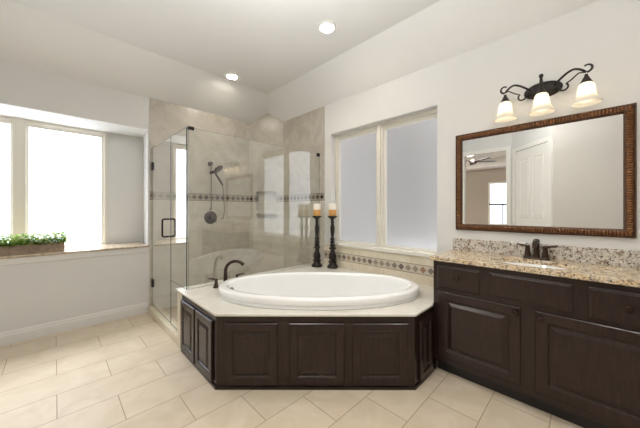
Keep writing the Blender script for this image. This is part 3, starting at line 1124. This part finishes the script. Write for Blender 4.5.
# sink faucet, two handles on one base
fx, fy = 2.566, 0.278
sfa = thing('sink_faucet', 'dark bronze two-handle sink faucet on the granite countertop', 'faucet', (fx, fy, CTZ))
b = B()
b.rings([[(fx + math.copysign(abs(math.cos(a_)) ** 0.6, math.cos(a_)) * (0.027 - i_), fy + math.copysign(abs(math.sin(a_)) ** 0.6, math.sin(a_)) * (0.080 - i_), CTZ + z_) for a_ in [2 * PI * k / 32 for k in range(32)]]
         for i_, z_ in ((0, 0), (0, 0.010), (0.004, 0.016), (0.008, 0.018))])
obj('base_plate', b, M['bronze'], parent=sfa, smooth=40)
b = B()
b.lathe([(0, 0.017), (0.022, 0.017), (0.019, 0.04), (0.018, 0.08), (0.020, 0.115), (0.022, 0.135), (0.016, 0.150), (0, 0.154)], (fx, fy, CTZ), 20)
b.tube([(fx, fy, CTZ + 0.105), (fx - 0.03, fy, CTZ + 0.134), (fx - 0.065, fy, CTZ + 0.138), (fx - 0.095, fy, CTZ + 0.120), (fx - 0.108, fy, CTZ + 0.098)], [0.015, 0.016, 0.015, 0.0135, 0.012], 14)
obj('spout', b, M['bronze'], parent=sfa, smooth=40)
for s in (-1, 1):
    y = fy + s * 0.052
    b = B().lathe([(0, 0.017), (0.021, 0.017), (0.020, 0.03), (0.017, 0.06), (0.014, 0.085), (0.018, 0.094), (0.011, 0.104), (0, 0.105)], (fx, y, CTZ), 18)
    b.tube([(fx, y, CTZ + 0.094), (fx + 0.004, y + s * 0.03, CTZ + 0.100), (fx + 0.008, y + s * 0.066, CTZ + 0.104)], [0.009, 0.0075, 0.006], 10)
    obj('handle', b, M['bronze'], parent=sfa, smooth=40)

# ------------------------------------------------------------------ mirror
MY1, MY0, MZ0, MZ1 = 0.868, -0.215, 1.118, 1.985
mi = thing('wall_mirror', 'wide wall mirror in a ribbed bronze frame above the vanity', 'mirror', (XR, (MY0 + MY1) / 2, MZ0))
mw, mh = MY1 - MY0, MZ1 - MZ0
fwid = 0.056
mm = face_to((XR, MY1, MZ0), RIGHT)
b = B()
def rr(i, y): return [(i, y, i), (mw - i, y, i), (mw - i, y, mh - i), (i, y, mh - i)]
b.rings([rr(0, -0.001), rr(0, -0.022), rr(0.004, -0.027), rr(0.010, -0.028), rr(0.014, -0.022), rr(0.040, -0.022), rr(0.044, -0.024), rr(0.050, -0.020), rr(fwid, -0.012), rr(fwid, -0.001)], cap0=False, cap1=False)
b.xf(mm)
fr = obj('frame', b, M['frame_dark'], parent=mi)
b = B()
def rib(p, along):
    """half-round bead across the frame cove; along = 0 horizontal rail, 1 vertical stile"""
    wv, lv = 0.0150, 0.0068
    n_ = 6
    ring = []
    for q in (-1.0, -0.8, 0, 0.8, 1.0):
        sc_ = {1.0: 0.35, 0.8: 0.85, 0: 1.0}[abs(q)]
        pts = []
        for k in range(n_ + 1):
            a = PI * k / n_
            u_ = lv * math.cos(a)
            y_ = -0.021 - 0.0135 * sc_ * math.sin(a)
            pts.append((p[0] + u_, y_, p[1] + q * wv) if along == 0 else (p[0] + q * wv, y_, p[1] + u_))
        ring.append(pts)
    b.rings(ring, cap0=True, cap1=True, closed=False)
cen = 0.027
nx, nz = 62, 50
for k in range(nx):
    x = cen + (mw - 2 * cen) * k / (nx - 1)
    for z in (cen, mh - cen): rib((x, z), 0)
for k in range(1, nz - 1):
    z = cen + (mh - 2 * cen) * k / (nz - 1)
    for x in (cen, mw - cen): rib((x, z), 1)
b.xf(mm)
obj('ribbing', b, M['frame'], parent=fr, smooth=50)
b = B().box(fwid - 0.004, mw - fwid + 0.004, -0.010, -0.002, fwid - 0.004, mh - fwid + 0.004).xf(mm)
obj('mirror_glass', b, M['mirror'], parent=mi)

# ------------------------------------------------------------------ vanity light
LY, LZ, LX = 0.248, 2.215, 2.525
vl = thing('vanity_light', 'three-shade bronze scroll wall light above the mirror', 'wall light', (XR, LY, LZ))
b = B()
b.rings([[(XR - d_, LY + (0.115 - i_) * math.cos(2 * PI * k / 36), LZ + (0.062 - i_) * math.sin(2 * PI * k / 36)) for k in range(36)] for i_, d_ in ((0, 0.001), (0, 0.010), (0.006, 0.016), (0.014, 0.018), (0.024, 0.026), (0.05, 0.030))])
obj('backplate', b, M['iron'], parent=vl, smooth=40)


def spiral(b, c, r0, r1, a0, a1, rad, x):
    pts = []
    for k in range(26):
        q = k / 25
        a = a0 + (a1 - a0) * q
        r_ = r0 + (r1 - r0) * q
        pts.append((x, c[0] + r_ * math.cos(a), c[1] + r_ * math.sin(a)))
    b.tube(pts, [rad * (1 - 0.35 * k / 25) for k in range(26)], 8)


SY = [LY + 0.218, LY - 0.004, LY - 0.236]
for s, ys_ in ((1, SY[0]), (-1, SY[2])):
    b = B()
    # long arm: from the plate, arching out and over the shade, ending in a curl
    pts = []
    y_a = LY + s * 0.07
    span = abs(ys_ - y_a)
    for k in range(20):
        q = k / 19
        y = y_a + s * span * q
        z = LZ + 0.012 + 0.055 * math.sin(q * PI * 0.62) ** 1.2 - 0.055 * q ** 3
        x = XR - 0.025 - (XR - 0.025 - LX) * min(1, q * 1.6) ** 0.8
        pts.append((x, y, z))
    b.tube(pts, 0.0075, 8)
    zz = pts[-1][2]
    # curl above the fitter
    cpts = []
    for k in range(24):
        q = k / 23
        a = -PI / 2 + s * q * 1.22 * PI
        r_ = 0.028 * (1 - 0.30 * q)
        cpts.append((LX, ys_ + s * 0.004 + r_ * math.cos(a), zz + 0.028 + r_ * math.sin(a)))
    b.tube(cpts, [0.0075 - 0.002 * k / 23 for k in range(24)], 8)
    # lower scroll beside the plate, with its tie to the arm
    sp_ = []
    for k in range(26):
        q = k / 25
        a = PI / 2 * (1 - s) + s * (0.9 * PI - q * 2.0 * PI * 0.86) if False else (PI * 0.75 + q * 1.55 * PI if s > 0 else PI * 0.25 - q * 1.55 * PI)
        r_ = 0.028 * (1 - 0.35 * (1 - q))
        sp_.append((XR - 0.055, LY + s * 0.118 + r_ * math.cos(a) * 1.0, LZ - 0.032 + r_ * math.sin(a)))
    b.tube(sp_, 0.006, 8)
    b.tube([sp_[-1], (XR - 0.08, LY + s * 0.160, LZ - 0.002), (LX + 0.02, LY + s * 0.20, LZ + 0.022), (LX, ys_, zz + 0.002)], 0.0045, 8)
    b.tube([(XR - 0.02, LY + s * 0.09, LZ - 0.03), (XR - 0.055, LY + s * 0.10, LZ - 0.03)], 0.007, 8)
    obj('scroll_arm', b, M['iron'], parent=vl, smooth=50)
b = B()
b.tube([(XR - 0.02, LY, LZ + 0.02), (XR - 0.06, LY, LZ + 0.045), (LX + 0.01, LY, LZ + 0.035), (LX, LY, LZ - 0.012)], 0.0085, 10)
b.lathe([(0, 0), (0.011, 0.003), (0.008, 0.02), (0.012, 0.03), (0.015, 0.04), (0.010, 0.05), (0, 0.054)], (LX + 0.02, LY, LZ + 0.035), 14)
obj('centre_arm', b, M['iron'], parent=vl, smooth=50)
for ys_ in SY:
    zt = 2.150
    b = B().lathe([(0, -0.006), (0.030, -0.006), (0.032, 0.004), (0.024, 0.018), (0.016, 0.036), (0.010, 0.046), (0.009, 0.058), (0, 0.06)], (LX, ys_, zt), 20)
    obj('fitter', b, M['iron'], parent=vl, smooth=40)
    outr = [(0.030, 0.0), (0.038, -0.010), (0.043, -0.028), (0.046, -0.060), (0.050, -0.090), (0.056, -0.108), (0.066, -0.121), (0.074, -0.129), (0.077, -0.138)]
    inn = [(r_ - 0.004, z_) for r_, z_ in reversed(outr)]
    b = B().lathe(outr + inn, (LX, ys_, zt), 32, cap0=False, cap1=False)
    obj('glass_shade', b, M['shade'], parent=vl, smooth=60)
    b = B().lathe([(0, -0.006), (0.012, -0.008), (0.013, -0.028), (0.024, -0.05), (0.027, -0.068), (0.022, -0.086), (0.010, -0.095), (0, -0.096)], (LX, ys_, zt), 20)
    obj('bulb', b, M['bulb'], parent=vl, smooth=60)

# ------------------------------------------------------------------ recessed ceiling lights
for x, y, lb in ((1.848, 1.765, 'round recessed ceiling light nearest the camera, over the bathtub'), (1.644, 3.287, 'round recessed ceiling light farther back, above the shower')):
    t_ = thing('recessed_light', lb, 'ceiling light', (x, y, ZC), 'recessed ceiling lights')
    b = B()
    b.lathe([(0.0645, -0.001), (0.066, -0.013), (0.072, -0.013), (0.084, -0.006), (0.088, -0.0005)], (x, y, ZC), 36, cap0=False, cap1=False)
    obj('trim_ring', b, M['white'], parent=t_, smooth=50)
    b = B().lathe([(0, -0.002), (0.063, -0.002), (0.063, -0.0005), (0, -0.0005)], (x, y, ZC), 36, cap0=False, cap1=False)
    obj('lens', b, M['can'], parent=t_)

# ------------------------------------------------------------------ planter on the window sill
pb = thing('planter_box', 'long weathered wooden planter of green leaves on the window sill', 'planter', (-0.3, 4.13, 0.852))
X0, X1, Y0, Y1, ZB, ZT = -0.72, 0.078, 4.055, 4.195, 0.852, 0.942
b = B()
tt = 0.012
b.box(X0, X1, Y0, Y0 + tt, ZB, ZT).box(X0, X1, Y1 - tt, Y1, ZB, ZT).box(X0, X0 + tt, Y0 + tt, Y1 - tt, ZB, ZT).box(X1 - tt, X1, Y0 + tt, Y1 - tt, ZB, ZT).box(X0 + tt, X1 - tt, Y0 + tt, Y1 - tt, ZB, ZB + tt)
obj('box', b, M['box'], parent=pb, bevel=0.002)
b = B().box(X0 + tt, X1 - tt, Y0 + tt, Y1 - tt, ZB + tt, ZT - 0.012)
obj('soil', b, M['soil'], parent=pb)
b = B()
for k in range(3000):
    x = random.uniform(X0 + 0.01, X1 + 0.012)
    y = random.uniform(Y0 - 0.028, Y1)
    z = ZT - 0.005 + abs(random.gauss(0, 0.055))
    z = min(z, ZT + 0.098)
    L_ = random.uniform(0.018, 0.036)
    wd = L_ * random.uniform(0.3, 0.48)
    m = Matrix.Translation((x, y, z)) @ Matrix.Rotation(random.uniform(0, 2 * PI), 4, 'Z') @ Matrix.Rotation(random.uniform(-0.9, 0.5), 4, 'Y')
    v = [b.bm.verts.new(m @ Vector(p)) for p in ((0, 0, 0), (L_ * 0.45, wd, 0.004), (L_, 0, -0.003), (L_ * 0.45, -wd, 0.004), (L_ * 0.5, 0, 0))]
    for q in ((0, 4, 1), (1, 4, 2), (2, 4, 3), (3, 4, 0)): b.bm.faces.new([v[i] for i in q])
for k in range(160):
    x = random.uniform(X0 + 0.02, X1 - 0.02); y = random.uniform(Y0 + 0.02, Y1 - 0.02)
    b.tube([(x, y, ZT - 0.012), (x + random.uniform(-.01, .01), y + random.uniform(-.01, .01), ZT + random.uniform(0.01, 0.045))], 0.0012, 4)
obj('foliage', b, M['leaf'], parent=pb, recalc=False)

# ------------------------------------------------------------------ bedroom ceiling fan (seen in the mirror)
fn = thing('ceiling_fan', 'dark bronze ceiling fan seen in the mirror through the bedroom doorway', 'ceiling fan', (-4.0, 2.55, 3.08))
b = B().lathe([(0, 0), (0.07, 0), (0.06, -0.05), (0.015, -0.06), (0.015, -0.20), (0.09, -0.22), (0.11, -0.28), (0.09, -0.34), (0, -0.36)], (-4.0, 2.55, 3.08), 24)
obj('motor', b, M['iron'], parent=fn, smooth=40)
for k in range(5):
    a = 2 * PI * k / 5 + 0.3
    b = B()
    b.rings([[(r_, -w_, z_ - 0.006), (r_, w_, z_ + 0.006), (r_, w_, z_ + 0.014), (r_, -w_, z_ + 0.002)] for r_, w_, z_ in ((0.09, 0.02, 0), (0.2, 0.05, 0), (0.6, 0.07, 0), (0.66, 0.05, 0))])
    b.xf(Matrix.Translation((-4.0, 2.55, 2.80)) @ Matrix.Rotation(a, 4, 'Z'))
    obj('blade', b, M['iron'], parent=fn)
